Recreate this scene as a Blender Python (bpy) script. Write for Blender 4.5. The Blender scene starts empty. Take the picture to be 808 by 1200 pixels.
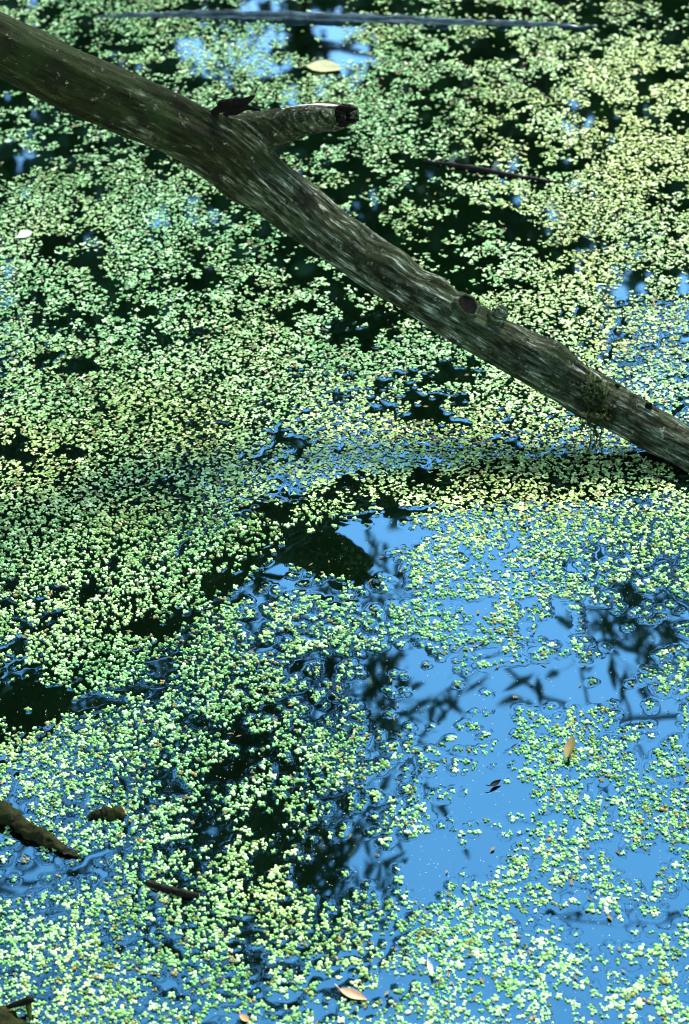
import bpy, bmesh, math, random
import numpy as np
from mathutils import Vector, Matrix, Euler, noise as mnoise

random.seed(7); RNG = np.random.default_rng(11)
R = math.radians
scene = bpy.context.scene
COL = scene.collection

# ------------------------------------------------------------------ camera
CAM_H, PITCH, ROLL, FPX = 1.55, 38.0, -2.5, 2410.0      # metres, degrees, degrees, focal length in photo pixels
W0, H0 = 808.0, 1200.0
cd = bpy.data.cameras.new('camera'); cam = bpy.data.objects.new('camera', cd); COL.objects.link(cam)
CR = Matrix.Rotation(R(90 - PITCH), 3, 'X') @ Matrix.Rotation(R(ROLL), 3, 'Z')
CL = Vector((0, 0, CAM_H))
cam.matrix_world = Matrix.Translation(CL) @ CR.to_4x4()
cd.sensor_fit = 'VERTICAL'; cd.sensor_height = 36.0; cd.lens = 36.0 * FPX / H0
cd.clip_start = 0.05; cd.clip_end = 500
cd.dof.use_dof = True; cd.dof.focus_distance = 2.35; cd.dof.aperture_fstop = 8.0
scene.camera = cam

# ------------------------------------------------------------------ sky, sun, exposure
SUN_EL, SUN_AZ = 45.0, 30.0            # azimuth clockwise from +Y: behind the log and to the right
w = bpy.data.worlds.new('World'); scene.world = w; w.use_nodes = True
wn = w.node_tree; bg = wn.nodes['Background']
sky = wn.nodes.new('ShaderNodeTexSky'); sky.sky_type = 'NISHITA'; sky.sun_disc = False
sky.sun_elevation = R(SUN_EL); sky.sun_rotation = R(SUN_AZ)
sky.air_density = 1.0; sky.dust_density = 0.0; sky.ozone_density = 2.0
wn.links.new(sky.outputs[0], bg.inputs[0]); bg.inputs[1].default_value = 0.15
sl = bpy.data.lights.new('sun', 'SUN'); so = bpy.data.objects.new('sun', sl); COL.objects.link(so)
sl.energy = 1.1; sl.angle = R(14); sl.color = (1.0, 0.97, 0.84)      # sun through thin high cloud: soft shadows
sd = Vector((math.sin(R(SUN_AZ)) * math.cos(R(SUN_EL)), math.cos(R(SUN_AZ)) * math.cos(R(SUN_EL)), math.sin(R(SUN_EL))))
so.rotation_euler = sd.to_track_quat('Z', 'Y').to_euler(); so.location = sd * 30
scene.view_settings.view_transform = 'Standard'; scene.view_settings.look = 'None'
scene.view_settings.exposure = 3.1; scene.view_settings.gamma = 1.0
scene.cycles.filter_width = 1.0

# ------------------------------------------------------------------ pixel helpers
def ray(px, py):
    return (CR @ Vector(((px - W0 / 2) / FPX, (H0 / 2 - py) / FPX, -1.0))).normalized()
def on_water(px, py, z=0.0):
    d = ray(px, py); t = (z - CL.z) / d.z
    return CL + d * t
def at_y(px, py, Y):
    d = ray(px, py); return CL + d * (Y / d.y)
def mirrored(px, py, dist):            # the point that the water mirrors into this pixel, dist metres past the surface
    p = on_water(px, py); d = ray(px, py)
    return p + Vector((d.x, d.y, -d.z)) * dist
CRn = np.array(CR); CRi = CRn.T
def project_np(P):                     # Nx3 -> Nx2 photo pixels, and depth
    q = (P - np.array(CL)) @ CRn
    dep = -q[:, 2]
    return W0 / 2 + FPX * q[:, 0] / dep, H0 / 2 - FPX * q[:, 1] / dep, dep

# ------------------------------------------------------------------ object helpers
def tag(o, label=None, cat=None, group=None, kind=None):
    if label: o['label'] = label
    if cat: o['category'] = cat
    if group: o['group'] = group
    if kind: o['kind'] = kind
    return o
def link(name, me, mat=None, parent=None, loc=None):
    o = bpy.data.objects.new(name, me); COL.objects.link(o)
    if mat and me and not me.materials: me.materials.append(mat)
    if parent: o.parent = parent
    if loc is not None: o.location = loc
    return o
def mesh_np(name, V, F, smooth=True):   # V Nx3 array, F MxK array (all faces the same size)
    V = np.asarray(V, dtype=np.float32); F = np.asarray(F, dtype=np.int32)
    me = bpy.data.meshes.new(name); k = F.shape[1]
    me.vertices.add(len(V)); me.vertices.foreach_set('co', V.ravel())
    me.loops.add(F.size); me.loops.foreach_set('vertex_index', F.ravel())
    me.polygons.add(len(F)); me.polygons.foreach_set('loop_start', np.arange(len(F), dtype=np.int32) * k)
    me.update(calc_edges=True)
    if smooth: me.polygons.foreach_set('use_smooth', np.ones(len(F), dtype=bool))
    me.validate(); return me
def frame_of(t):
    t = t.normalized(); a = Vector((0, 0, 1)) if abs(t.z) < 0.9 else Vector((1, 0, 0))
    u = t.cross(a).normalized(); return u, t.cross(u).normalized() * -1
def tube_data(pts, rads, n=8, jit=0.0, seed=0):
    rr = random.Random(seed); V = []; F = []
    for i, p in enumerate(pts):
        t = (pts[min(i + 1, len(pts) - 1)] - pts[max(i - 1, 0)]); u, v = frame_of(t)
        for k in range(n):
            a = 2 * math.pi * k / n; r = rads[i] * (1 + jit * (rr.random() - .5))
            V.append(p + u * (math.cos(a) * r) + v * (math.sin(a) * r))
    for i in range(len(pts) - 1):
        for k in range(n):
            F.append((i * n + k, i * n + (k + 1) % n, (i + 1) * n + (k + 1) % n, (i + 1) * n + k))
    V.append(pts[0]); V.append(pts[-1]); a, b = len(V) - 2, len(V) - 1; m = (len(pts) - 1) * n
    for k in range(n):
        F.append((a, (k + 1) % n, k)); F.append((b, m + k, m + (k + 1) % n))
    return V, F
def join_data(parts):
    V = []; F = []
    for v, f in parts:
        o = len(V); V += [tuple(q) for q in v]; F += [tuple(i + o for i in q) for q in f]
    return V, F
def mesh_py(name, V, F, smooth=True):
    me = bpy.data.meshes.new(name); me.from_pydata([tuple(v) for v in V], [], F); me.update()
    if smooth: me.polygons.foreach_set('use_smooth', np.ones(len(me.polygons), dtype=bool))
    return me
def spline(pts, n):                     # Catmull-Rom through tuples of floats
    P = np.array(pts, dtype=float); P = np.vstack([2 * P[0] - P[1], P, 2 * P[-1] - P[-2]])
    out = []
    m = len(pts) - 1
    for s in range(n):
        u = s / (n - 1) * m; i = min(int(u), m - 1); t = u - i
        a, b, c, d = P[i], P[i + 1], P[i + 2], P[i + 3]
        out.append(.5 * (2 * b + (c - a) * t + (2 * a - 5 * b + 4 * c - d) * t * t + (3 * b - a - 3 * c + d) * t ** 3))
    return np.array(out)

# ------------------------------------------------------------------ materials
def new_mat(name):
    m = bpy.data.materials.new(name); m.use_nodes = True
    nt = m.node_tree; return m, nt, nt.nodes['Principled BSDF']
def N(nt, typ, **kw):
    n = nt.nodes.new(typ)
    for k, v in kw.items(): setattr(n, k, v)
    return n
def ramp(nt, fac, stops):
    r = N(nt, 'ShaderNodeValToRGB'); e = r.color_ramp.elements
    while len(e) < len(stops): e.new(0.5)
    for i, (p, c) in enumerate(stops): e[i].position = p; e[i].color = (*c, 1) if len(c) == 3 else c
    nt.links.new(fac, r.inputs[0]); return r.outputs[0]
def noise_tex(nt, vec, scale, detail=4, rough=.55):
    n = N(nt, 'ShaderNodeTexNoise'); n.inputs['Scale'].default_value = scale
    n.inputs['Detail'].default_value = detail; n.inputs['Roughness'].default_value = rough
    if vec is not None: nt.links.new(vec, n.inputs['Vector'])
    return n.outputs['Fac']
def mix(nt, fac, a, b, blend='MIX'):
    m = N(nt, 'ShaderNodeMix', data_type='RGBA', blend_type=blend)
    for i, s in ((0, fac), (6, a), (7, b)):
        if hasattr(s, 'is_linked'): nt.links.new(s, m.inputs[i])
        else: m.inputs[i].default_value = s if i == 0 else (*s, 1)
    return m.outputs[2]
def bump(nt, bs, h, strength, dist):
    b = N(nt, 'ShaderNodeBump'); b.inputs['Strength'].default_value = strength; b.inputs['Distance'].default_value = dist
    nt.links.new(h, b.inputs['Height']); nt.links.new(b.outputs[0], bs.inputs['Normal'])
def simple_mat(name, c1, c2, scale=60, rough=.6, bstr=.4, bdist=.002):
    m, nt, b = new_mat(name); tc = N(nt, 'ShaderNodeTexCoord')
    f = noise_tex(nt, tc.outputs['Object'], scale, 6, .65)
    nt.links.new(ramp(nt, f, [(.3, c1), (.7, c2)]), b.inputs['Base Color'])
    b.inputs['Roughness'].default_value = rough; b.inputs['Specular IOR Level'].default_value = .08 if rough > .5 else .4; bump(nt, b, f, bstr, bdist); return m

def water_mat():
    m, nt, b = new_mat('pond_water'); geo = N(nt, 'ShaderNodeNewGeometry')
    f = noise_tex(nt, geo.outputs['Position'], 5.0, 5, .6)
    g = noise_tex(nt, geo.outputs['Position'], 22.0, 4, .6)
    c = ramp(nt, f, [(.35, (.0006, .0018, .0008)), (.60, (.0016, .0065, .0016)), (.78, (.003, .006, .0012))])
    c2 = mix(nt, g, c, (.0008, .0035, .001))
    nt.links.new(c2, b.inputs['Base Color'])
    b.inputs['Roughness'].default_value = 0.02
    b.inputs['IOR'].default_value = 2.1; b.inputs['Specular Tint'].default_value = (.36, .90, 1.0, 1)
    h = noise_tex(nt, geo.outputs['Position'], 9.0, 2, .5)
    bump(nt, b, h, .03, .004)
    return m
def frond_mat():
    m, nt, b = new_mat('duckweed_frond')
    at = N(nt, 'ShaderNodeAttribute'); at.attribute_name = 'tint'
    c = ramp(nt, at.outputs['Fac'], [(0, (.30, .22, .07)), (.06, (.04, .12, .02)), (.42, (.19, .45, .12)), (.75, (.38, .66, .25)), (1, (.64, .82, .40))])
    sun_at = N(nt, 'ShaderNodeAttribute'); sun_at.attribute_name = 'sun_yellow'
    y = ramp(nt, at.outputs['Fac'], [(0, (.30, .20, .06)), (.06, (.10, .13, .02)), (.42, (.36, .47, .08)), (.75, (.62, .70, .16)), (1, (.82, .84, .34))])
    c = mix(nt, sun_at.outputs['Fac'], c, y)  # blends towards the painted sunlit yellow
    nt.links.new(c, b.inputs['Base Color'])
    b.inputs['Roughness'].default_value = .30; b.inputs['Specular IOR Level'].default_value = .25
    return m
def log_mat():
    m, nt, b = new_mat('weathered_wood')
    a = N(nt, 'ShaderNodeAttribute'); a.attribute_name = 'grain'      # (along, around, around)
    mp = N(nt, 'ShaderNodeMapping'); nt.links.new(a.outputs['Vector'], mp.inputs[0])
    mp.inputs['Scale'].default_value = (12, 85, 85)
    fine = noise_tex(nt, mp.outputs[0], 2.2, 7, .7)
    mp2 = N(nt, 'ShaderNodeMapping'); nt.links.new(a.outputs['Vector'], mp2.inputs[0]); mp2.inputs['Scale'].default_value = (5, 16, 16)
    big = noise_tex(nt, mp2.outputs[0], 2.0, 5, .6)
    spk = noise_tex(nt, a.outputs['Vector'], 90, 5, .7)
    wood = ramp(nt, fine, [(.35, (.003, .003, .0015)), (.45, (.016, .018, .007)), (.57, (.085, .10, .05)), (.69, (.56, .61, .47))])
    dark = ramp(nt, fine, [(.34, (.003, .004, .0015)), (.52, (.014, .018, .005)), (.78, (.06, .07, .02))])
    sep = N(nt, 'ShaderNodeSeparateXYZ'); nt.links.new(a.outputs['Vector'], sep.inputs[0])
    # the higher half keeps its algae-covered bark, the lower half is bare and bleached
    mr = N(nt, 'ShaderNodeMapRange'); nt.links.new(sep.outputs[0], mr.inputs[0])
    mr.inputs[1].default_value = .42; mr.inputs[2].default_value = .72; mr.inputs[3].default_value = .22; mr.inputs[4].default_value = -.10
    ad = N(nt, 'ShaderNodeMath', operation='ADD'); nt.links.new(big, ad.inputs[0]); nt.links.new(mr.outputs[0], ad.inputs[1])
    fac = ramp(nt, ad.outputs[0], [(.44, (0, 0, 0)), (.60, (1, 1, 1))])
    c = mix(nt, fac, wood, dark)
    vo = N(nt, 'ShaderNodeTexVoronoi'); vo.inputs['Scale'].default_value = 38; nt.links.new(a.outputs['Vector'], vo.inputs['Vector'])
    blot = noise_tex(nt, a.outputs['Vector'], 30, 6, .7)
    c = mix(nt, ramp(nt, blot, [(.52, (0, 0, 0)), (.60, (1, 1, 1))]), c, (.012, .013, .005))
    alg = noise_tex(nt, a.outputs['Vector'], 17, 5, .6)
    c = mix(nt, ramp(nt, alg, [(.50, (0, 0, 0)), (.66, (.7, .7, .7))]), c, (.020, .034, .008))
    lich = ramp(nt, spk, [(.62, (0, 0, 0)), (.70, (1, 1, 1))])
    lf = N(nt, 'ShaderNodeMath', operation='MULTIPLY'); nt.links.new(lich, lf.inputs[0]); nt.links.new(big, lf.inputs[1])
    c = mix(nt, lf.outputs[0], c, (.42, .44, .30))
    nt.links.new(c, b.inputs['Base Color'])
    b.inputs['Roughness'].default_value = .7; b.inputs['Specular IOR Level'].default_value = .05
    s = N(nt, 'ShaderNodeMath', operation='ADD'); nt.links.new(fine, s.inputs[0]); nt.links.new(spk, s.inputs[1])
    bump(nt, b, s.outputs[0], .9, .004)
    return m
def leaf_mat(name, c1, c2):
    m, nt, b = new_mat(name); geo = N(nt, 'ShaderNodeNewGeometry')
    f = noise_tex(nt, geo.outputs['Position'], 3.0, 3)
    nt.links.new(ramp(nt, f, [(.35, c1), (.65, c2)]), b.inputs['Base Color']); b.inputs['Roughness'].default_value = .5
    return m
M = dict(
    water=water_mat(), frond=frond_mat(), log=log_mat(),
    ground=simple_mat('bank_soil', (.03, .035, .012), (.07, .09, .03), 6, .95, .8, .05),
    bark=simple_mat('tree_bark', (.03, .025, .015), (.10, .085, .055), 25, .9, .8, .01),
    leaf=leaf_mat('willow_leaf', (.03, .06, .015), (.07, .12, .03)),
    leaf2=leaf_mat('far_leaf', (.028, .085, .010), (.065, .15, .02)),
    moss=simple_mat('mossy_wood', (.004, .004, .002), (.030, .034, .008), 90, .85, 1., .004),
    wet=simple_mat('wet_black_wood', (.002, .002, .001), (.012, .010, .006), 60, .55, .6, .002),
    pole=simple_mat('wet_pole_wood', (.01, .016, .014), (.09, .13, .13), 45, .14, .4, .002),
    knot=simple_mat('knot_wood', (.006, .006, .003), (.07, .07, .035), 120, .8, .8, .003),
    hole=simple_mat('near_black_wood', (.0015, .0015, .001), (.008, .007, .004), 90, .95, .8, .003),
    pale=simple_mat('pale_wood', (.40, .30, .20), (.75, .66, .52), 80, .7, .6, .002),
    algae=simple_mat('algae_strand', (.006, .010, .003), (.055, .075, .02), 120, .8, .6, .002),
    leaf_yellow=simple_mat('yellow_leaf', (.34, .30, .10), (.60, .56, .26), 60, .5),
    leaf_brown=simple_mat('brown_leaf', (.15, .105, .035), (.29, .22, .085), 60, .6),
    leaf_pink=simple_mat('pink_leaf', (.55, .26, .13), (.80, .50, .30), 60, .6),
    leaf_orange=simple_mat('orange_leaf', (.55, .22, .08), (.75, .40, .18), 60, .6),
    leaf_white=simple_mat('white_leaf', (.60, .62, .50), (.85, .86, .76), 60, .5),
)

# ------------------------------------------------------------------ ground: one sheet with the pond hollowed out
PX, PY, PA, PB = 0.0, 4.7, 2.5, 4.3
def ground_z(x, y):
    q = math.hypot((x - PX) / PA, (y - PY) / PB)
    s = min(max((q - .9) / .35, 0), 1); s = s * s * (3 - 2 * s)
    return -.55 + s * .85 + .10 * mnoise.noise(Vector((x * .5, y * .5, 0))) * s
V = [(PX, PY, -.55)]; F = []
ra = [.3, .6, .8, .9, .95, 1, 1.05, 1.1, 1.15, 1.2, 1.3, 1.5, 2, 3, 5, 9, 16, 30, 60]; nn = 72
for r in ra:
    for k in range(nn):
        a = 2 * math.pi * k / nn; x = PX + math.cos(a) * PA * r; y = PY + math.sin(a) * PB * r
        V.append((x, y, ground_z(x, y)))
for k in range(nn): F.append((0, 1 + k, 1 + (k + 1) % nn))
for i in range(len(ra) - 1):
    for k in range(nn):
        a = 1 + i * nn; F.append((a + k, a + nn + k, a + nn + (k + 1) % nn, a + (k + 1) % nn))
tag(link('ground', mesh_py('ground', V, F), M['ground']), kind='structure')

# ------------------------------------------------------------------ where the duckweed lies (cover 0-9, one digit per 50 pixels, dropped onto the water plane)
COVER = """
4434332233334433
4434455555555556
3344455553456886
4444455553334787
6656555335456787
7667443334477788
9867644445546788
9997986555567888
8987786678877878
8878687679999888
7989886657888754
8987675666666777
9998763013689977
9889621125789844
9997875567787734
7876887521221124
2345785221000013
6888765553478889
7776445663356889
5666555244336899
2566655213478889
4566575457675368
6675666525688568
8886766667777657
""".split()
GC = np.array([[int(c) for c in r] for r in COVER], dtype=float) / 9.0
def cover_at(px, py):
    u = np.clip(px / W0 * 16 - .5, 0, 14.999); v = np.clip(py / H0 * 24 - .5, 0, 22.999)
    i = u.astype(int); j = v.astype(int); fu = u - i; fv = v - j
    return (GC[j, i] * (1 - fu) + GC[j, i + 1] * fu) * (1 - fv) + (GC[j + 1, i] * (1 - fu) + GC[j + 1, i + 1] * fu) * fv
def vnoise(x, y, s, seed):
    g = np.random.default_rng(seed).random((256, 256)); x = x / s + 100; y = y / s + 100
    i = np.floor(x).astype(int); j = np.floor(y).astype(int); fx = x - i; fy = y - j
    fx = fx * fx * (3 - 2 * fx); fy = fy * fy * (3 - 2 * fy)
    a = g[j % 256, i % 256]; b = g[j % 256, (i + 1) % 256]; c = g[(j + 1) % 256, i % 256]; d = g[(j + 1) % 256, (i + 1) % 256]
    return (a * (1 - fx) + b * fx) * (1 - fy) + (c * (1 - fx) + d * fx) * fy
# open water with a shape of its own: (x, y, rx, ry, strength) in photo pixels
OPEN = [(350, 634, 22, 16, 1), (392, 656, 28, 18, 1), (424, 674, 18, 13, 1), (400, 650, 55, 30, 1), (448, 628, 40, 22, .9), (290, 686, 58, 20, .85), (640, 800, 78, 22, 1), (520, 815, 55, 22, .8), (570, 955, 34, 38, .6),
        (470, 1010, 55, 30, .9), (375, 1000, 25, 22, .8), (250, 922, 17, 22, .8), (25, 835, 30, 22, .8), (20, 1020, 35, 22, .7), (700, 1095, 36, 20, .6),
        (450, 1105, 22, 12, .7), (640, 1075, 35, 18, .6), (765, 745, 35, 45, .6), (170, 1180, 12, 10, .6), (345, 1135, 20, 10, .5), (350, 950, 40, 60, .35),
        (205, 900, 22, 30, .4), (600, 900, 30, 12, .3), (575, 198, 70, 12, .5), (350, 10, 150, 8, .9)]
def open_at(px, py):
    o = np.zeros_like(px)
    for (x, y, a, b, s) in OPEN:
        q = np.sqrt(((px - x) / a) ** 2 + ((py - y) / b) ** 2); o = np.maximum(o, s * np.clip((1.35 - q) / .5, 0, 1))
    return o

CELL = 0.0057
xs = np.arange(-1.3, 1.3, CELL); ys = np.arange(0.9, 4.6, CELL)
gx, gy = np.meshgrid(xs, ys); gx = gx.ravel(); gy = gy.ravel()
gx = gx + RNG.uniform(-.5, .5, gx.size) * CELL; gy = gy + RNG.uniform(-.5, .5, gy.size) * CELL
px, py, dep = project_np(np.stack([gx, gy, np.zeros_like(gx)], 1))
inside = (px > -40) & (px < W0 + 40) & (py > -40) & (py < H0 + 40)
cov = np.where(inside, cover_at(px, py), .62)
nz = .45 * vnoise(gx, gy, .020, 1) + .33 * vnoise(gx, gy, .052, 2) + .22 * vnoise(gx, gy, .14, 3)
nz = (nz - .5) * 2.0
wx = gx + .02 * (vnoise(gx, gy, .03, 5) - .5); wy = gy
op = np.where(inside, open_at(px + 18 * (vnoise(gx, gy, .03, 8) - .5), py + 12 * (vnoise(gx, gy, .03, 9) - .5)), 0)
prob = np.clip((cov - .50) * 1.2 + np.where(py < 330, .60, .60) + nz * 2.1 + .35 * (vnoise(gx, gy * .8, .24, 31) - .5), 0.02, .97) * np.clip(cov * 2.2, 0, 1)
prob = prob * (1 - .97 * op)
far = ~inside
keep = RNG.random(gx.size) < prob
keep &= (~far) | (RNG.random(gx.size) < .8)
PXY = np.stack([gx, gy], 1)[keep]; ppx = px[keep]; ppy = py[keep]; pdep = dep[keep]; pin = ((px > 0) & (px < W0) & (py > 0) & (py < H0))[keep]
NP = len(PXY)

# ------------------------------------------------------------------ the log: skeleton first, the plants leave its footprint alone
LOGP = [(-260, -75, 2.25, .040), (-130, -10, 2.265, .039), (0, 52, 2.28, .0375), (100, 100, 2.29, .0365), (200, 146, 2.31, .0365), (268, 184, 2.32, .0385), (335, 232, 2.305, .034),
        (420, 299, 2.265, .0300), (500, 350, 2.22, .0288), (580, 397, 2.18, .0285), (650, 437, 2.14, .0285), (720, 479, 2.105, .0272), (808, 527, 2.06, .0262),
        (900, 582, 2.01, .0255), (990, 640, 1.965, .025)]
LP = spline([(*at_y(a, b, Y), r) for a, b, Y, r in LOGP], 150)
seg = np.linalg.norm(np.diff(LP[:, :3], axis=0), axis=1); LS = np.concatenate([[0], np.cumsum(seg)])
wet_pts = LP[LP[:, 2] < LP[:, 3] + .004]
if len(wet_pts):
    dmin = np.min(np.hypot(PXY[:, None, 0] - wet_pts[None, :, 0], PXY[:, None, 1] - wet_pts[None, :, 1]), axis=1)
    k2 = dmin > .022
    PXY = PXY[k2]; ppx = ppx[k2]; ppy = ppy[k2]; pdep = pdep[k2]; pin = pin[k2]; NP = len(PXY)

# ------------------------------------------------------------------ water: one sheet, fine where the plants pull up its skin
FX0, FX1, FY0, FY1, ST = -.66, .66, 1.08, 2.45, .0025
fx = np.arange(FX0, FX1, ST); fy = np.arange(FY0, FY1, ST)
occ = np.zeros((len(fy), len(fx)))
ii = ((PXY[:, 0] - FX0) / ST).round().astype(int); jj = ((PXY[:, 1] - FY0) / ST).round().astype(int)
okk = (ii >= 0) & (ii < len(fx)) & (jj >= 0) & (jj < len(fy)); np.add.at(occ, (jj[okk], ii[okk]), 1.0)
KY = np.minimum(np.arange(len(fy)), len(fy) - np.arange(len(fy)))[:, None] * ST; KX = np.minimum(np.arange(len(fx)), len(fx) - np.arange(len(fx)))[None, :] * ST
ker = np.exp(-(KX ** 2 + KY ** 2) / (2 * .0028 ** 2))
HT = np.real(np.fft.ifft2(np.fft.fft2(occ) * np.fft.fft2(ker)))
HT = .0004 * (1 - np.exp(-HT * .9))
edge = np.minimum(np.minimum(np.arange(len(fx))[None, :], len(fx) - 1 - np.arange(len(fx))[None, :]), np.minimum(np.arange(len(fy))[:, None], len(fy) - 1 - np.arange(len(fy))[:, None]))
HT *= np.clip(edge / 10.0, 0, 1)
def stretch(a, lo, hi):
    left = []; s = .006; p = a[0]
    while p > lo: p -= s; s *= 1.35; left.append(p)
    right = []; s = .006; p = a[-1]
    while p < hi: p += s; s *= 1.35; right.append(p)
    return np.concatenate([left[::-1], a, right]), len(left)
wxs, ox = stretch(fx, -3.4, 3.4); wys, oy = stretch(fy, -.1, 9.8)
WX, WY = np.meshgrid(wxs, wys); WZ = np.zeros_like(WX); WZ[oy:oy + len(fy), ox:ox + len(fx)] = HT
idx = np.arange(WX.size).reshape(WX.shape)
FQ = np.stack([idx[:-1, :-1], idx[:-1, 1:], idx[1:, 1:], idx[1:, :-1]], -1).reshape(-1, 4)
me = mesh_np('water', np.stack([WX, WY, WZ], -1).reshape(-1, 3), FQ)
tag(link('water', me, M['water']), kind='structure')
def water_h(x, y):
    i = np.clip(((x - FX0) / ST), 0, len(fx) - 1.001); j = np.clip(((y - FY0) / ST), 0, len(fy) - 1.001)
    i0 = i.astype(int); j0 = j.astype(int); a = i - i0; b = j - j0
    h = (HT[j0, i0] * (1 - a) + HT[j0, i0 + 1] * a) * (1 - b) + (HT[j0 + 1, i0] * (1 - a) + HT[j0 + 1, i0 + 1] * a) * b
    inn = (x > FX0) & (x < FX1) & (y > FY0) & (y < FY1)
    return np.where(inn, h, 0)

# ------------------------------------------------------------------ duckweed: every plant two to four domed fronds
def fronds_for(P, scale, rng):
    """arrays of fronds (centre x, y, half length, half width, heading, plant index)"""
    n = len(P); nf = rng.choice([1, 2, 2, 3, 3, 3, 4, 4], n); out = []
    base = rng.uniform(0, 2 * math.pi, n)
    for k in range(4):
        m = nf > k
        ang = base[m] + k * 2 * math.pi / np.maximum(nf[m], 2.6) + rng.uniform(-.35, .35, m.sum())
        a = scale[m] * rng.uniform(.0013, .00215, m.sum()); b = a * rng.uniform(.66, .86, m.sum())
        d = a * rng.uniform(.85, 1.15, m.sum())
        out.append(np.stack([P[m, 0] + np.cos(ang) * d, P[m, 1] + np.sin(ang) * d, a, b, ang, np.nonzero(m)[0]], 1))
    return np.concatenate(out)
def frond_mesh(name, FR, tint, rng, K=7, origin=(0, 0, 0), skirt=True, sun_yellow=None):
    n = len(FR); t = np.arange(K) * 2 * math.pi / K
    lx = np.cos(t)[None, :] * FR[:, 2:3] ; ly = np.sin(t)[None, :] * FR[:, 3:4]
    c = np.cos(FR[:, 4:5]); s = np.sin(FR[:, 4:5])
    X = FR[:, 0:1] + lx * c - ly * s; Y = FR[:, 1:2] + lx * s + ly * c
    tx = rng.normal(0, .17, n)[:, None]; ty = rng.normal(0, .17, n)[:, None]
    z0 = water_h(FR[:, 0], FR[:, 1])[:, None] + .0007 + rng.uniform(0, .0007, n)[:, None]
    Z = z0 + (X - FR[:, 0:1]) * tx + (Y - FR[:, 1:2]) * ty
    rim = np.stack([X, Y, Z], -1)
    ctr = np.stack([FR[:, 0], FR[:, 1], z0[:, 0] + .18 * FR[:, 3] + .0002], -1)[:, None, :]
    nvf = 2 * K + 1 if skirt else K + 1
    low = rim.copy(); low[:, :, 2] -= .0008; low[:, :, :2] = ctr[:, :, :2] + (low[:, :, :2] - ctr[:, :, :2]) * .9
    Vv = np.concatenate([ctr, rim, low] if skirt else [ctr, rim], 1).reshape(-1, 3) - np.array(origin)
    b0 = (np.arange(n) * nvf)[:, None]; k = np.arange(K); k1 = (k + 1) % K
    Ft = np.stack([np.broadcast_to(b0, (n, K)), b0 + 1 + k, b0 + 1 + k1], -1).reshape(-1, 3)
    f1 = np.stack([b0 + 1 + k, b0 + 1 + K + k, b0 + 1 + K + k1], -1).reshape(-1, 3)
    f2 = np.stack([b0 + 1 + k, b0 + 1 + K + k1, b0 + 1 + k1], -1).reshape(-1, 3)
    me = mesh_np(name, Vv, np.concatenate([Ft, f1, f2]) if skirt else Ft)
    at = me.attributes.new('tint', 'FLOAT', 'POINT')
    at.data.foreach_set('value', np.repeat(np.clip(tint, 0, 1), nvf).astype(np.float32))
    if sun_yellow is not None:
        sun_at = me.attributes.new('sun_yellow', 'FLOAT', 'POINT'); sun_at.data.foreach_set('value', np.repeat(np.clip(sun_yellow, 0, 1), nvf).astype(np.float32))
    me.materials.append(M['frond']); return me
pscale = np.clip(np.exp(RNG.normal(-.02, .24, NP)), .55, 1.7)
ptint = np.clip(RNG.normal(.52, .26, NP) + .35 * (vnoise(PXY[:, 0], PXY[:, 1], .11, 21) - .5), 0.07, 1); ptint[RNG.random(NP) < .02] = .02
FR = fronds_for(PXY, pscale, RNG)
pid = FR[:, 5].astype(int)
rank = np.where(pin & (ppx > 12) & (ppx < W0 - 12) & (ppy > 700) & (ppy < H0 - 12), pscale / pdep, -1)
BIG = np.argsort(-rank)[:300]; isbig = np.zeros(NP, bool); isbig[BIG] = True
ftint = ptint[pid] + RNG.normal(0, .13, len(FR))
rest = ~isbig[pid]
# sunlit yellow painted into the fronds beyond the log and along its foot
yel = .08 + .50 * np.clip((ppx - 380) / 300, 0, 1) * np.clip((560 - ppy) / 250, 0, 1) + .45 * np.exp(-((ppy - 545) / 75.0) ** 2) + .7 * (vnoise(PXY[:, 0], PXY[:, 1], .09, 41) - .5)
fsun_yellow = yel[pid] + RNG.normal(0, .12, len(FR))
# plants well outside the picture need fewer corners
near = rest & ((ppx > -40) & (ppx < W0 + 40) & (ppy > 600) & (ppy < H0 + 40))[pid]
mid = rest & ((ppx > -40) & (ppx < W0 + 40) & (ppy > -30) & (ppy <= 600))[pid]
tag(link('duckweed', frond_mesh('duckweed', FR[near], ftint[near], RNG, 6, sun_yellow=fsun_yellow[near])), 'scattered pale green duckweed around the open blue water', 'duckweed', kind='stuff')
tag(link('duckweed', frond_mesh('duckweed', FR[mid], ftint[mid], RNG, 6, skirt=False, sun_yellow=fsun_yellow[mid])), 'thick carpet of tiny duckweed below and beyond the log', 'duckweed', kind='stuff')
fo = rest & ~near & ~mid & (RNG.random(NP) < .35)[pid]
tag(link('duckweed', frond_mesh('duckweed', FR[fo], ftint[fo], RNG, 5, skirt=False, sun_yellow=fsun_yellow[fo])), 'looser duckweed spread along the outer margins of the pond', 'duckweed', kind='stuff')
for p in BIG:
    s = pid == p; o3 = (PXY[p, 0], PXY[p, 1], 0)
    m_ = frond_mesh('duckweed_plant', FR[s], ftint[s], RNG, 9, o3, sun_yellow=fsun_yellow[s])
    tag(link('duckweed_plant', m_, loc=o3), 'single large duckweed plant of a few joined fronds floating near the bank', 'duckweed', 'large duckweed plants near the bank')

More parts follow.
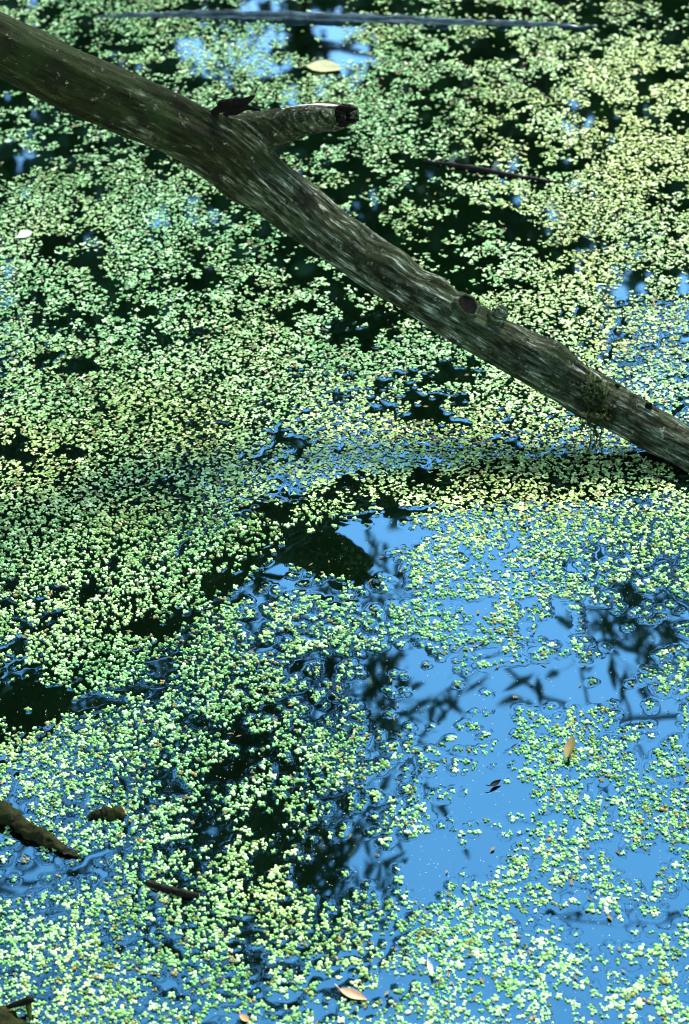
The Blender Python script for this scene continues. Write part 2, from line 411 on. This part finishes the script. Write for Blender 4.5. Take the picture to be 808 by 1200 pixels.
# ------------------------------------------------------------------ the fallen log with its forked stub
def remeshed(name, V, F, voxel, smooth_it):
    o = link(name + '_tmp', mesh_py(name + '_tmp', V, F))
    md = o.modifiers.new('r', 'REMESH'); md.mode = 'VOXEL'; md.voxel_size = voxel; md.use_smooth_shade = True
    sm = o.modifiers.new('s', 'SMOOTH'); sm.factor = .5; sm.iterations = smooth_it
    dg = bpy.context.evaluated_depsgraph_get(); me = bpy.data.meshes.new_from_object(o.evaluated_get(dg))
    old = o.data; bpy.data.objects.remove(o); bpy.data.meshes.remove(old); me.name = name; return me
stub_px = [(235, 160, 2.33, .030), (285, 161, 2.345, .029), (318, 152, 2.35, .0235), (350, 143, 2.34, .0180), (378, 139, 2.318, .0150), (402, 136, 2.300, .0120)]
SP = spline([(*at_y(a, b, Y), r) for a, b, Y, r in stub_px], 40)
vec = lambda a: [Vector(q[:3]) for q in a]
bumps = [(470, 292, 2.232, .016, .55), (655, 405, 2.14, .014, .7), (420, 262, 2.265, .012, .4), (278, 222, 2.325, .018, .5), (520, 320, 2.22, .012, .5)]
def slab_tube(SPa, n=28):
    P = vec(SPa); V = []; F = []
    for i, p in enumerate(P):
        t = (P[min(i + 1, len(P) - 1)] - P[max(i - 1, 0)]).normalized(); wide = Vector((0, .89, -.45)); wide = (wide - t * wide.dot(t)).normalized(); nar = t.cross(wide)
        f = i / (len(P) - 1); rw = .037 - .003 * f
        for k in range(n):
            a = 2 * math.pi * k / n; ca, sa = math.cos(a), math.sin(a); e = (abs(ca) ** 6 + abs(sa) ** 6) ** (-1 / 6)
            V.append(p + wide * (ca * e * rw) + nar * (sa * e * SPa[i][3]))
    for i in range(len(P) - 1):
        for k in range(n): F.append((i * n + k, i * n + (k + 1) % n, (i + 1) * n + (k + 1) % n, (i + 1) * n + k))
    F.append(tuple(range(n))[::-1]); F.append(tuple((len(P) - 1) * n + k for k in range(n)))
    return V, F
parts = [tube_data(vec(LP), list(LP[:, 3]), 28), slab_tube(SP)]
LV, LF = join_data(parts)
lme = remeshed('log', LV, LF, .0032, 7)
nv = len(lme.vertices); co = np.empty(nv * 3, np.float32); lme.vertices.foreach_get('co', co); co = co.reshape(-1, 3)
nrm = np.empty(nv * 3, np.float32); lme.vertices.foreach_get('normal', nrm); nrm = nrm.reshape(-1, 3)
ax = LP[:, :3]; near_i = np.empty(nv, int)
for c0 in range(0, nv, 8000):
    dd = ((co[c0:c0 + 8000, None, :] - ax[None, :, :]) ** 2).sum(-1); near_i[c0:c0 + 8000] = dd.argmin(1)
off = co - ax[near_i]
tang = np.gradient(ax, axis=0); tang /= np.linalg.norm(tang, axis=1)[:, None]
along = LS[near_i] + (off * tang[near_i]).sum(1)
u = np.cross(tang, np.array([0, 0, 1.0])); u /= np.linalg.norm(u, axis=1)[:, None]; vv = np.cross(tang, u)
ou = (off * u[near_i]).sum(1); ov = (off * vv[near_i]).sum(1)
# furrows, dents and swellings
disp = np.empty(nv)
for i in range(nv):
    a, b, c = float(along[i]), float(ou[i]), float(ov[i])
    q = Vector((a * 5, b * 26, c * 26)); f = mnoise.fractal(Vector((a * 14, b * 130, c * 130)), 1.0, 2.0, 4)
    disp[i] = .0050 * mnoise.noise(q) + .0026 * f + .0026 * mnoise.noise(Vector((a * 18, b * 60, c * 60)))
for (bx, by, bY, br, amt) in bumps:
    p = np.array(at_y(bx, by, bY)); j = np.argmin(((ax - p) ** 2).sum(1)); dirv = (p - ax[j]); dirv /= max(np.linalg.norm(dirv), 1e-6)
    p = ax[j] + dirv * LP[j, 3]
    d2 = ((co - p) ** 2).sum(1); disp += amt * br * np.exp(-d2 / (2 * br ** 2))
co = co + nrm * disp[:, None]
lme.vertices.foreach_set('co', co.astype(np.float32).ravel())
g = lme.attributes.new('grain', 'FLOAT_VECTOR', 'POINT'); g.data.foreach_set('vector', np.stack([along, ou, ov], 1).astype(np.float32).ravel())
lme.update()
log = bpy.data.objects.new('fallen_log', None); COL.objects.link(log)
tag(log, 'weathered grey-brown fallen log with a short forked stub slanting down into the duckweed', 'log')
link('trunk', lme, M['log'], log)
def log_side(px_, py_, inset=0.0):       # the point of the log's skin seen at a pixel
    d = np.array(ray(px_, py_)); best = None
    for k, c in enumerate(ax):
        wv = c - np.array(CL); t = wv @ d; q = np.array(CL) + d * t; dist = np.linalg.norm(q - c); r = LP[k, 3]
        e = dist - r
        if best is None or e < best[0]: best = (e, t, dist, r, c)
    e, t, dist, r, c = best
    back = math.sqrt(max(r * r - min(dist, r) ** 2, 0)) - inset
    return Vector(np.array(CL) + d * (t - back)), (Vector(np.array(CL) + d * (t - back)) - Vector(c)).normalized()
def with_grain(me):                      # gives a small piece the grain of the wood it grows from
    c = np.array([v.co[:] for v in me.vertices]); i = ((c[:, None, :] - ax[None]) ** 2).sum(-1).argmin(1); o_ = c - ax[i]
    g_ = np.stack([LS[i] + (o_ * tang[i]).sum(1), (o_ * u[i]).sum(1), (o_ * vv[i]).sum(1)], 1).astype(np.float32)
    at_ = me.attributes.new('grain', 'FLOAT_VECTOR', 'POINT'); at_.data.foreach_set('vector', g_.ravel()); return me
# knot hole: a proud collar round a near-black disc painted as its inner shade
p, nn_ = log_side(547, 359); u1, v1 = frame_of(nn_)
def collar(p, n, r0, r1, h, seed, K=22):
    rr = random.Random(seed); u, v = frame_of(n); V = []; F = []
    prof = [(1.7, -.006), (1.35, .30 * h), (1.10, .85 * h), (1.0, h), (.93, .8 * h), (.85, -.004)]
    wob = [1 + .14 * (rr.random() - .5) for _ in range(K)]
    for (q, z) in prof:
        for k in range(K):
            a = 2 * math.pi * k / K; V.append(p + (u * math.cos(a) * r0 + v * math.sin(a) * r1) * (q * wob[k]) + n * (z * (1 + .3 * (rr.random() - .5))))
    for i in range(len(prof) - 1):
        for k in range(K): F.append((i * K + k, i * K + (k + 1) % K, (i + 1) * K + (k + 1) % K, (i + 1) * K + k))
    return mesh_py('knot', V, F)
def disc(p, n, r0, r1, seed, h=.001, K=20):
    rr = random.Random(seed); u, v = frame_of(n); V = [p + n * h * .2]; F = []
    for k in range(K):
        a = 2 * math.pi * k / K; q = 1 + .2 * (rr.random() - .5); V.append(p + (u * math.cos(a) * r0 + v * math.sin(a) * r1) * q + n * h)
    for k in range(K): F.append((0, 1 + k, 1 + (k + 1) % K))
    return mesh_py('core', V, F)
kn = link('knot', with_grain(collar(p, nn_, .0125, .0145, .005, 3)), M['log'], log)
link('hole_shade', disc(p, nn_, .0118, .0138, 4, .0040), M['hole'], kn)
# broken twig pegs along the upper edge
def peg(px_, py_, px2, py2, r, Y, mat, name='twig_stub'):
    a = at_y(px_, py_, Y); b = at_y(px2, py2, Y - .01)
    pts = [a.lerp(b, t) for t in (0, .35, .7, .9, 1)]
    Vv, Ff = tube_data(pts, [r * 1.7, r * 1.3, r * 1.1, r * .9, r * .4], 11, .35, int(px_))
    link(name, with_grain(mesh_py(name, Vv, Ff)), M[mat], log)
peg(580, 376, 591, 361, .0075, 2.18, 'log'); peg(720, 463, 724, 451, .0045, 2.118, 'hole'); peg(758, 485, 761, 473, .0045, 2.093, 'hole')
# bark flake standing up beside the stub
def shard(name, pts, r, mat, parent, flat=.35, seed=0):
    rr = random.Random(seed); P = [Vector(q) for q in pts]; V = []; F = []; K = 6
    for i, q in enumerate(P):
        t = P[min(i + 1, len(P) - 1)] - P[max(i - 1, 0)]; u, v = frame_of(t); e = r * math.sin(math.pi * (.12 + .8 * i / (len(P) - 1)))
        for k in range(K):
            a = 2 * math.pi * k / K; V.append(q + u * math.cos(a) * e * flat * (1 + .5 * (rr.random() - .5)) + v * math.sin(a) * e * (1 + .5 * (rr.random() - .5)))
    for i in range(len(P) - 1):
        for k in range(K): F.append((i * K + k, i * K + (k + 1) % K, (i + 1) * K + (k + 1) % K, (i + 1) * K + k))
    F.append(tuple(range(K))[::-1]); F.append(tuple((len(P) - 1) * K + k for k in range(K)))
    return link(name, mesh_py(name, V, F, False), M[mat], parent)
for q, (pts_, r_) in enumerate([(((240, 140), (256, 130), (268, 127), (279, 120), (290, 119), (300, 114)), .007), (((252, 135), (262, 123), (270, 119), (281, 116)), .006), (((258, 137), (275, 131), (290, 127), (306, 128)), .005)]):
    shard('bark_flake', [at_y(x + random.uniform(-2, 2), y + random.uniform(-2, 2), 2.315 + .003 * q) for x, y in pts_], r_, 'hole', log, .6, 2 + q)
# pale strip on top of the stub and its ragged end
top = [Vector(SP[k][:3]) + Vector((0, .004, SP[k][3] * .86)) for k in (12, 18, 24, 29, 34, 39)]
shard('pale_strip', top, .0060, 'pale', log, 1.3, 5)
e0 = Vector(SP[39][:3]); ed = (Vector(SP[39][:3]) - Vector(SP[34][:3])).normalized()
for k in range(9):
    rr = random.Random(50 + k); u_, v_ = frame_of(ed); a = 2 * math.pi * k / 9; q = e0 + (u_ * math.cos(a) + v_ * math.sin(a)) * .0105 - ed * .006
    shard('splinter', [q, q + ed * .006, q + ed * (.010 + .014 * rr.random())], .0046, 'hole', log, .8, k)

# ------------------------------------------------------------------ weed hanging from the log
hang = bpy.data.objects.new('hanging_weed', None); hang.location = on_water(703, 512); COL.objects.link(hang)
tag(hang, 'strands of dried green pond weed draped over the log and trailing into the water', 'weed')
for k in range(14):
    rr = random.Random(300 + k)
    x0 = 699 + rr.uniform(-9, 10); ytop = 440 + rr.uniform(-4, 16); yb = rr.choice([492, 515, 530]) + rr.uniform(-16, 6)
    pts = []
    for s in range(9):
        t = s / 8; px_ = x0 - 4 * t + 5 * math.sin(3 * t + k) + (9 * t * rr.uniform(-.6, 1)); py_ = ytop + (yb - ytop) * t
        a, n_ = log_side(px_, py_, -.004) if py_ < 486 else (at_y(px_, py_, 2.068), None)
        pts.append(a - hang.location)
    Vv, Ff = tube_data(pts, [.0015 * (1 - .5 * s / 8) * rr.uniform(.7, 1.6) for s in range(9)], 5, .5, k)
    fl = []
    for s in range(1, 9):
        for _ in range(3):
            c = pts[s] + Vector((rr.uniform(-.004, .004), rr.uniform(-.004, .002), rr.uniform(-.005, .005))); q = Vector((rr.uniform(-1, 1), rr.uniform(-1, 1), rr.uniform(-1, 1))).normalized() * .003
            w_ = q.cross(Vector((rr.uniform(-1, 1), .3, 1))).normalized() * .002; i0 = len(Vv)
            Vv += [c - q, c + w_, c + q, c - w_]; Ff.append((i0, i0 + 1, i0 + 2, i0 + 3))
    link('strand', mesh_py('strand', Vv, Ff), M['algae'], hang)

# ------------------------------------------------------------------ things floating on the water
def floating(name, pix, rads, mat, label, cat, zfrac=.3, n=9, jit=.25, twigs=()):
    P = spline([(*on_water(a, b), r) for (a, b), r in zip(pix, rads)], 14 * len(pix))
    o = bpy.data.objects.new(name, None); base = Vector(P[len(P) // 2][:3]); o.location = base; COL.objects.link(o)
    pts = [Vector(q[:3]) + Vector((0, 0, q[3] * zfrac)) - base for q in P]
    Vv, Ff = tube_data(pts, [max(q[3], .0006) for q in P], n, jit * .3, int(pix[0][0]))
    rm = max(rads)
    for q in Vv:
        f = mnoise.fractal(q * (.55 / rm) + Vector((pix[0][0], 0, 0)), .8, 2.1, 4); g = Vector((mnoise.noise(q * 1.3 / rm), mnoise.noise(q * 1.3 / rm + Vector((9, 0, 0))), f))
        q += g * (rm * jit * .8)
    link('stem', mesh_py('stem', Vv, Ff), M[mat], o)
    for (a, b, r) in twigs:
        A = on_water(*a) - base; B = on_water(*b) - base; B.z += .012
        q = [A.lerp(B, t) for t in (0, .3, .6, 1)]
        Vv, Ff = tube_data(q, [r, r * .9, r * .75, r * .4], 6, .3, 1); link('twig', mesh_py('twig', Vv, Ff), M[mat], o)
    return tag(o, label, cat)
floating('floating_pole', [(112, 21), (200, 19), (320, 21), (450, 25), (580, 29), (700, 32)], [.002, .0075, .0095, .009, .0065, .002], 'pole',
         'long slender wet pole lying flat in the water beyond the log', 'pole', .25, 14, .5)
floating('mossy_branch', [(-60, 905), (-10, 945), (28, 972), (62, 990), (98, 1006)], [.010, .010, .009, .007, .002], 'moss',
         'thick mossy branch end poking through the duckweed', 'branch', .45, 16, .8)
floating('dark_twig', [(172, 1036), (195, 1044), (216, 1049), (234, 1052)], [.0035, .0042, .004, .003], 'wet', 'short dark wet twig floating among sparse duckweed', 'twig', .6, 8, .3,
         [((200, 1046), (203, 1060), .0018)])
floating('sunken_stick', [(496, 190), (545, 197), (600, 207), (662, 216)], [.003, .005, .005, .002], 'wet', 'thin blackened stick lying in the dark gap beyond the log', 'stick', .2, 8, .3)
floating('wood_chip', [(104, 958), (120, 954), (134, 955), (148, 952)], [.003, .0075, .0075, .003], 'moss', 'small oval dark wood chip near the mossy branch', 'wood chip', .1, 14, .6)
# mossy root clump at the near bank with a twig lying on it
cl = bpy.data.objects.new('root_clump', None); cb = on_water(5, 1195); cl.location = cb; COL.objects.link(cl)
tag(cl, 'dark mossy root clump with a broken twig at the near bank', 'root')
Vs = []; 
def lump(rx, ry, rz, seed, loc):
    bm = bmesh.new(); bmesh.ops.create_icosphere(bm, subdivisions=4, radius=1)
    for v in bm.verts:
        d = 1 + .35 * mnoise.fractal(v.co * 2.2 + Vector((seed, 0, 0)), .9, 2, 4); v.co = Vector((v.co.x * rx * d + loc[0], v.co.y * ry * d + loc[1], v.co.z * rz * d + loc[2]))
    me = bpy.data.meshes.new('lump'); bm.to_mesh(me); bm.free(); me.polygons.foreach_set('use_smooth', np.ones(len(me.polygons), dtype=bool)); return me
link('root', lump(.035, .022, .012, 3.3, (-.018, -.010, 0)), M['moss'], cl)
a = on_water(8, 1180, .012) - cb; b = on_water(40, 1170, .014) - cb
Vv, Ff = tube_data([a.lerp(b, t) for t in (0, .3, .6, .85, 1)], [.002, .003, .0035, .004, .003], 8, .3, 4); link('twig', mesh_py('twig', Vv, Ff), M['wet'], cl)
a = on_water(33, 1172, .013) - cb; b = on_water(36, 1196, .002) - cb
Vv, Ff = tube_data([a.lerp(b, t) for t in (0, .4, .8, 1)], [.003, .003, .002, .001], 7, .3, 5); link('twig', mesh_py('twig', Vv, Ff), M['algae'], cl)

def leaf_blade(L, Wd, curl, cup, nu=9, nvv=5):
    V = []; F = []
    for i in range(nu):
        t = i / (nu - 1); w_ = Wd * (math.sin(math.pi * min(max(t, .02), .98)) ** .75) * (1 - .25 * t)
        for j in range(nvv):
            s = (j / (nvv - 1) - .5) * 2; V.append((L * (t - .5), w_ * s * .5, curl * (2 * t - 1) ** 2 + cup * abs(s) * w_))
    for i in range(nu - 1):
        for j in range(nvv - 1): F.append((i * nvv + j, (i + 1) * nvv + j, (i + 1) * nvv + j + 1, i * nvv + j + 1))
    n0 = len(V); V += [(x, y, z - .0007) for x, y, z in V]
    F += [tuple(q + n0 for q in f[::-1]) for f in F]
    return V, F
def floating_leaf(name, a, b, wpx, mat, label, curl=.001, cup=.15, roll=0.0, lift=.002):
    A = on_water(*a); B = on_water(*b); c = (A + B) / 2; d = B - A; L = d.length
    scale = (c - CL).length / FPX
    Vv, Ff = leaf_blade(L, wpx * scale, curl, cup)
    o = link(name, mesh_py(name, Vv, Ff), M[mat], loc=(c.x, c.y, lift)); o.rotation_euler = (roll, 0, math.atan2(d.y, d.x))
    st = [Vector((-L * .5, 0, curl)), Vector((-L * .62, .001, curl)), Vector((-L * .75, .003, curl))]
    sv, sf = tube_data(st, [.0006, .0006, .0004], 5)
    s = link('stalk', mesh_py('stalk', sv, sf), M[mat], o)
    return tag(o, label, 'leaf')
floating_leaf('floating_leaf', (360, 79), (400, 83), 34, 'leaf_yellow', 'broad pale yellow leaf afloat between the forked stub and the far pole', .001, .1)
floating_leaf('floating_leaf', (672, 868), (665, 894), 16, 'leaf_brown', 'small tan brown leaf tipped up out of the duckweed', .002, .2, .5, .005)
floating_leaf('floating_leaf', (399, 1162), (430, 1174), 13, 'leaf_pink', 'narrow pinkish beige leaf floating by the near bank', .001, .2, .2, .003)
floating_leaf('floating_leaf', (282, 1192), (293, 1200), 9, 'leaf_orange', 'tiny orange leaf scrap floating by the near bank', .001, .2, .1, .003)
floating_leaf('floating_leaf', (503, 1128), (508, 1148), 7, 'leaf_white', 'slim curled whitish leaf scrap on the open blue water', .004, .3, .3, .003)
floating_leaf('floating_leaf', (22, 281), (38, 274), 14, 'leaf_white', 'small white leaf fleck resting on dense duckweed under the high end of the log', .001, .2, .2, .003)
floating_leaf('floating_leaf', (574, 924), (587, 917), 7, 'wet', 'tiny black wet leaf scrap beside the tan brown leaf', .002, .2, .3, .003)

# ------------------------------------------------------------------ trees whose mirror images darken the water
def blade(a, b, wd, n, V, F):            # one narrow folded leaf from a to b
    t = (b - a); s = t.cross(n)
    if s.length < 1e-6: s = t.cross(Vector((.3, .7, .2)))
    s = s.normalized() * wd * .5; k = n.normalized() * wd * .18; i = len(V)
    V += [a, a.lerp(b, .35) + s + k, a.lerp(b, .35) - k * .2, a.lerp(b, .35) - s + k, a.lerp(b, .75) + s * .6 + k * .6, a.lerp(b, .75) - k * .2, a.lerp(b, .75) - s * .6 + k * .6, b]
    F += [(i, i + 2, i + 1), (i, i + 3, i + 2), (i + 1, i + 2, i + 5, i + 4), (i + 2, i + 3, i + 6, i + 5), (i + 4, i + 5, i + 7), (i + 5, i + 6, i + 7)]
def rnd(rr): return Vector((rr.uniform(-1, 1), rr.uniform(-1, 1), rr.uniform(-1, 1)))
def overhanging_tree(label, base, top, sprays, leaves, seed, name='overhanging_willow'):
    """sprays: (px, py, spread_px, distance, twigs); leaves: explicit leaf strokes (x1, y1, x2, y2, distance)"""
    rr = random.Random(seed); o = bpy.data.objects.new(name, None); o.location = base; COL.objects.link(o); tag(o, label, 'tree', 'willows leaning over the pond')
    tr = []; B = Vector(base); T = Vector(top)
    pts = [B.lerp(T, t) + Vector((.10 * math.sin(4 * t + seed), .08 * math.cos(5 * t), 0)) for t in np.linspace(0, 1, 9)]
    pts[0] = B - Vector((0, 0, .25))
    tr.append(tube_data([p - B for p in pts], [.20 * (1 - .62 * t) for t in np.linspace(0, 1, 9)], 12, .2, seed))
    LV, LF, BR = [], [], []
    for (x, y, sp, dist, ntw) in sprays:
        c = mirrored(x, y, dist); st = pts[rr.randint(4, 8)]
        mid = st.lerp(c, .6) + Vector((0, 0, .8)) + rnd(rr) * .1
        lim = spline([tuple(st), tuple(mid), tuple(c)], 10)
        BR.append(tube_data([Vector(q) - B for q in lim], list(np.linspace(.016, .004, 10)), 6, .2, rr.randint(0, 999)))
        sc = (dist + 2.2) / FPX
        for t in range(ntw):
            a = c + rnd(rr) * sp * sc; d = (rnd(rr) + Vector((0, 0, -.9))).normalized(); ln = rr.uniform(.18, .45)
            tw = [a + d * ln * s + Vector((0, 0, -.12 * s * s)) for s in np.linspace(0, 1, 5)]
            BR.append(tube_data([q - B for q in [c.lerp(a, .3)] + tw], [.004, .0035, .003, .0025, .002, .0012], 5))
            for s in range(11):
                f = s / 10 * 4; i = min(int(f), 3); p = tw[i].lerp(tw[i + 1], f - i) - B
                dd = (d + rnd(rr) * .9 + Vector((0, 0, -.4))).normalized(); blade(p, p + dd * rr.uniform(.06, .11), rr.uniform(.016, .026), rnd(rr), LV, LF)
    for (x1, y1, x2, y2, dist) in leaves:
        a = mirrored(x1, y1, dist); b = mirrored(x2, y2, dist * rr.uniform(.97, 1.03))
        n_ = (a - on_water(x1, y1)).normalized()
        blade(a - B, b - B, .026, n_, LV, LF)
    # twigs that carry the single leaves
    for k in range(0, len(leaves)):
        x1, y1, x2, y2, dist = leaves[k]
        a = mirrored(x1, y1, dist); near_c = min((mirrored(s[0], s[1], s[3]) for s in sprays), key=lambda q: (q - a).length)
        if (near_c - a).length > .45: continue
        q = [near_c.lerp(a, t) + Vector((0, 0, .05 * math.sin(math.pi * t))) - B for t in np.linspace(0, 1, 6)]
        BR.append(tube_data(q, [.002, .002, .0018, .0015, .0012, .001], 5))
    tv, tf = join_data(tr + BR); link('trunk', mesh_py('trunk', tv, tf), M['bark'], o)
    link('crown', mesh_py('crown', LV, LF, False), M['leaf'], o)
    return o
D = 4.0
strokes_r = [(627, 789, 587, 812), (630, 791, 633, 829), (612, 817, 582, 826), (611, 817, 611, 847), (655, 784, 638, 796), (615, 818, 625, 838),
             (668, 756, 690, 790), (700, 750, 690, 790), (715, 770, 722, 812), (735, 780, 728, 830), (745, 800, 770, 830), (690, 740, 680, 775), (760, 770, 745, 800), (650, 720, 672, 740)]
overhanging_tree('willow on the right bank with narrow leaves hanging over open water', (3.0, 4.6, ground_z(3.0, 4.6)), (1.6, 4.8, 3.4),
    [(785, 720, 40, 4.2, 16), (795, 790, 30, 4.2, 10), (700, 725, 26, 4.3, 7), (660, 700, 20, 4.3, 4), 
     (640, 1075, 14, 3.6, 3), (450, 675, 14, 4.4, 2)],
    [(a, b, c, d, D) for a, b, c, d in strokes_r], 5)
strokes_l = [(519, 814, 546, 839), (509, 824, 503, 849), (507, 817, 480, 835), (476, 806, 458, 824), (486, 790, 462, 814), (425, 782, 442, 792), (465, 784, 446, 806), (500, 800, 470, 812),
             (511, 899, 541, 903), (520, 889, 540, 892), (485, 885, 505, 935), (505, 930, 532, 965), (532, 962, 552, 1008),
             (270, 660, 285, 700), (300, 655, 310, 690), (320, 680, 310, 715), (290, 690, 270, 705), (255, 690, 240, 705)]
overhanging_tree('willow on the left bank with a dense leafy limb overhead', (-3.1, 4.3, ground_z(-3.1, 4.3)), (-1.7, 4.6, 3.5),
    [(465, 850, 22, 4.0, 8), (445, 800, 18, 4.1, 5), (440, 965, 14, 3.8, 4), (420, 880, 25, 4.0, 8), (300, 930, 46, 4.0, 46), (325, 1010, 42, 3.9, 42), (300, 1080, 46, 3.8, 40), (335, 870, 40, 4.1, 34), (205, 900, 32, 4.1, 24), (215, 1090, 32, 3.8, 18), (200, 980, 25, 3.9, 14), (360, 1120, 30, 3.7, 16), (260, 1160, 34, 3.7, 9), (400, 1150, 22, 3.7, 7),
     (215, 740, 30, 4.4, 14), (120, 700, 60, 4.5, 40), (60, 620, 60, 4.7, 40), (160, 800, 30, 4.3, 9), (100, 1090, 16, 3.8, 3), (380, 760, 25, 4.2, 8), (230, 620, 40, 4.6, 18), (150, 600, 50, 4.7, 34), (40, 700, 45, 4.6, 36), (30, 750, 40, 4.5, 26), (170, 760, 40, 4.4, 30), (120, 850, 40, 4.2, 14), (90, 780, 35, 4.4, 12), (420, 1080, 16, 3.8, 4)],
    [(a, b, c, d, D + .2) for a, b, c, d in strokes_l], 9)

CROWN_GAPS = [(on_water(340, 66), (mirrored(340, 66, 1) - on_water(340, 66)), .40, .93), (on_water(420, 60), (mirrored(420, 60, 1) - on_water(420, 60)), .22, .9), (on_water(250, 60), (mirrored(250, 60, 1) - on_water(250, 60)), .20, .9),
              (on_water(190, 262), (mirrored(190, 262, 1) - on_water(190, 262)), .16, .8), (on_water(120, 290), (mirrored(120, 290, 1) - on_water(120, 290)), .12, .7), (on_water(380, 505), (mirrored(380, 505, 1) - on_water(380, 505)), .14, .8)]
def in_gap(p, rr):                      # breaks in the far trees through which the sky reaches the water
    for (q, d, r, share) in CROWN_GAPS:
        wv = p - q
        if (wv - d * wv.dot(d)).length < r and rr.random() < share: return True
    return False
def far_tree(x, y, h, rad, seed, label, low=.18, group='trees on the far bank', dens=95, size=1.0):
    rr = random.Random(seed); z = ground_z(x, y); o = bpy.data.objects.new('bank_tree', None); o.location = (x, y, z); COL.objects.link(o); tag(o, label, 'tree', group)
    pts = [Vector((.25 * math.sin(2 * t + seed) * t, .2 * math.cos(3 * t + seed) * t, h * .92 * t - .3 * (t == 0))) for t in np.linspace(0, 1, 10)]
    tr = [tube_data(pts, [.02 * h * (1 - .9 * t) + .012 for t in np.linspace(0, 1, 10)], 10, .2, seed)]
    LV, LF = [], []; cl = []
    for k in range(30):
        t = rr.uniform(low, 1); i = min(int(t * 9), 8); s = pts[i].lerp(pts[i + 1], t * 9 - i)
        a = rr.uniform(0, 2 * math.pi); prof = math.sin(math.pi * min(.18 + .80 * (t - low) / (1 - low), 1)) ** .7
        e = s + Vector((math.cos(a), math.sin(a), rr.uniform(.1, .6))) * rad * prof * rr.uniform(.55, 1.05)
        tr.append(tube_data([Vector(q) for q in spline([tuple(s), tuple(s.lerp(e, .5) + Vector((0, 0, .15))), tuple(e)], 6)], list(np.linspace(.035, .008, 6)), 5, .2, k))
        for f in (.5, .8, 1.05): cl.append(s.lerp(e, f))
    for c in cl:
        cr = rr.uniform(.25, .55) * rad / 1.8
        for _ in range(dens):
            d = Vector((rr.gauss(0, .55), rr.gauss(0, .55), rr.gauss(0, .42))) * cr; p = c + d
            if y > 5 and in_gap(p + Vector((x, y, z)), rr): continue
            q = (rnd(rr) + Vector((0, 0, -.3))).normalized()
            L = rr.uniform(.09, .17) * size; b_ = p + q * L; s = q.cross(rnd(rr)).normalized() * L * .28; i = len(LV)
            LV += [p, p.lerp(b_, .45) + s, b_, p.lerp(b_, .45) - s]; LF.append((i, i + 1, i + 2, i + 3))
    tv, tf = join_data(tr); link('trunk', mesh_py('trunk', tv, tf), M['bark'], o)
    link('crown', mesh_py('crown', LV, LF, False), M['leaf2'], o)
FT = [(-4.2, 9.9, 8.2, 2.1, 'slim leaning tree on the far bank at its left end'), (-2.1, 10.2, 7.3, 1.8, 'bushy tree on the far bank beside the leaning one'),
      (1.3, 10.6, 5.4, 1.7, 'rounded tree standing alone right of the gap on the far bank'), (2.8, 10.3, 6.2, 1.9, 'full round tree on the far bank at its right end'),
      (-.3, 13.4, 7.0, 1.9, 'tall tree set back behind the gap in the far trees'), (-1.1, 11.8, 6.3, 2.0, 'squat bushy tree tucked between the leaning tree and the gap'), (.5, 12.6, 6.2, 1.8, 'small tree half hidden behind the rounded one'), (-6.2, 8.4, 7.0, 2.0, 'broad tree where the left and far banks meet'), (5.8, 8.6, 5.8, 1.9, 'broad tree where the right and far banks meet')]
for k, (x, y, h, r_, lb) in enumerate(FT): far_tree(x, y, h * 1.12, r_ * 1.1, 40 + k, lb, .12, dens=120, size=1.25)

# unseen tall trees added on the bank behind the photographer and to both sides: they keep half of the sky off the pond
for k, (x, y, h, r_, lb) in enumerate([(-2.2, -1.0, 8.5, 3.3, 'unseen tall tree added to block sky on the near bank nearest the left willow'), (.4, -1.5, 9.5, 3.6, 'unseen tall tree added to block sky on the near bank between two others'), (2.8, -.8, 8.5, 3.3, 'unseen tall tree added to block sky on the near bank nearest the right willow'),
    (-5.2, 1.3, 9.0, 2.8, 'unseen tall tree added to block sky on the left bank behind the willow'), (5.2, 1.6, 9.0, 2.8, 'unseen tall tree added to block sky on the right bank behind the willow')]):
    far_tree(x, y, h, r_, 80 + k, lb, .12, 'unseen shade trees added to block sky light', 230, 2.2)

# crumbs of leaf and seed husk caught in the weed
V, F = [], []; rr = random.Random(77)
for k in range(420):
    x_, y_ = rr.uniform(-20, 830), rr.uniform(120, 1215); c = on_water(x_, y_, .0022); L = rr.uniform(.0015, .0048); a = rr.uniform(0, 6.28); w_ = L * rr.uniform(.2, .5)
    d = Vector((math.cos(a), math.sin(a), rr.uniform(-.25, .25))) * L; e = Vector((-math.sin(a), math.cos(a), rr.uniform(-.3, .3))) * w_; i = len(V)
    V += [c - d, c + e + Vector((0, 0, .0006)), c + d, c - e + Vector((0, 0, .0004)), c - Vector((0, 0, .001))]
    F += [(i, i + 1, i + 4), (i + 1, i + 2, i + 4), (i + 2, i + 3, i + 4), (i + 3, i, i + 4), (i, i + 3, i + 2, i + 1)]
tag(link('leaf_crumbs', mesh_py('leaf_crumbs', V, F, False), M['leaf_brown']), 'brown crumbs of leaf and seed husk scattered through the duckweed', 'debris', kind='stuff')

# pale pollen and dust lying on the water's skin
n_ = 2600; qx = RNG.uniform(-20, W0 + 20, n_); qy = RNG.uniform(560, H0 + 15, n_)
P = np.array([on_water(a, b)[:] for a, b in zip(qx, qy)]); P[:, 2] = water_h(P[:, 0], P[:, 1]) + .0003
L = RNG.uniform(.0002, .0006, n_)[:, None]; A = RNG.uniform(0, 6.28, n_); D1 = np.stack([np.cos(A), np.sin(A), np.zeros(n_)], 1) * L; D2 = np.stack([-np.sin(A), np.cos(A), np.zeros(n_)], 1) * L * .7
V = np.stack([P - D1, P - D2, P + D1, P + D2], 1).reshape(-1, 3)
tag(link('pollen', mesh_np('pollen', V, np.arange(n_ * 4).reshape(-1, 4)), M['leaf_white']), 'fine pale pollen specks lying on the open water', 'pollen', kind='stuff')
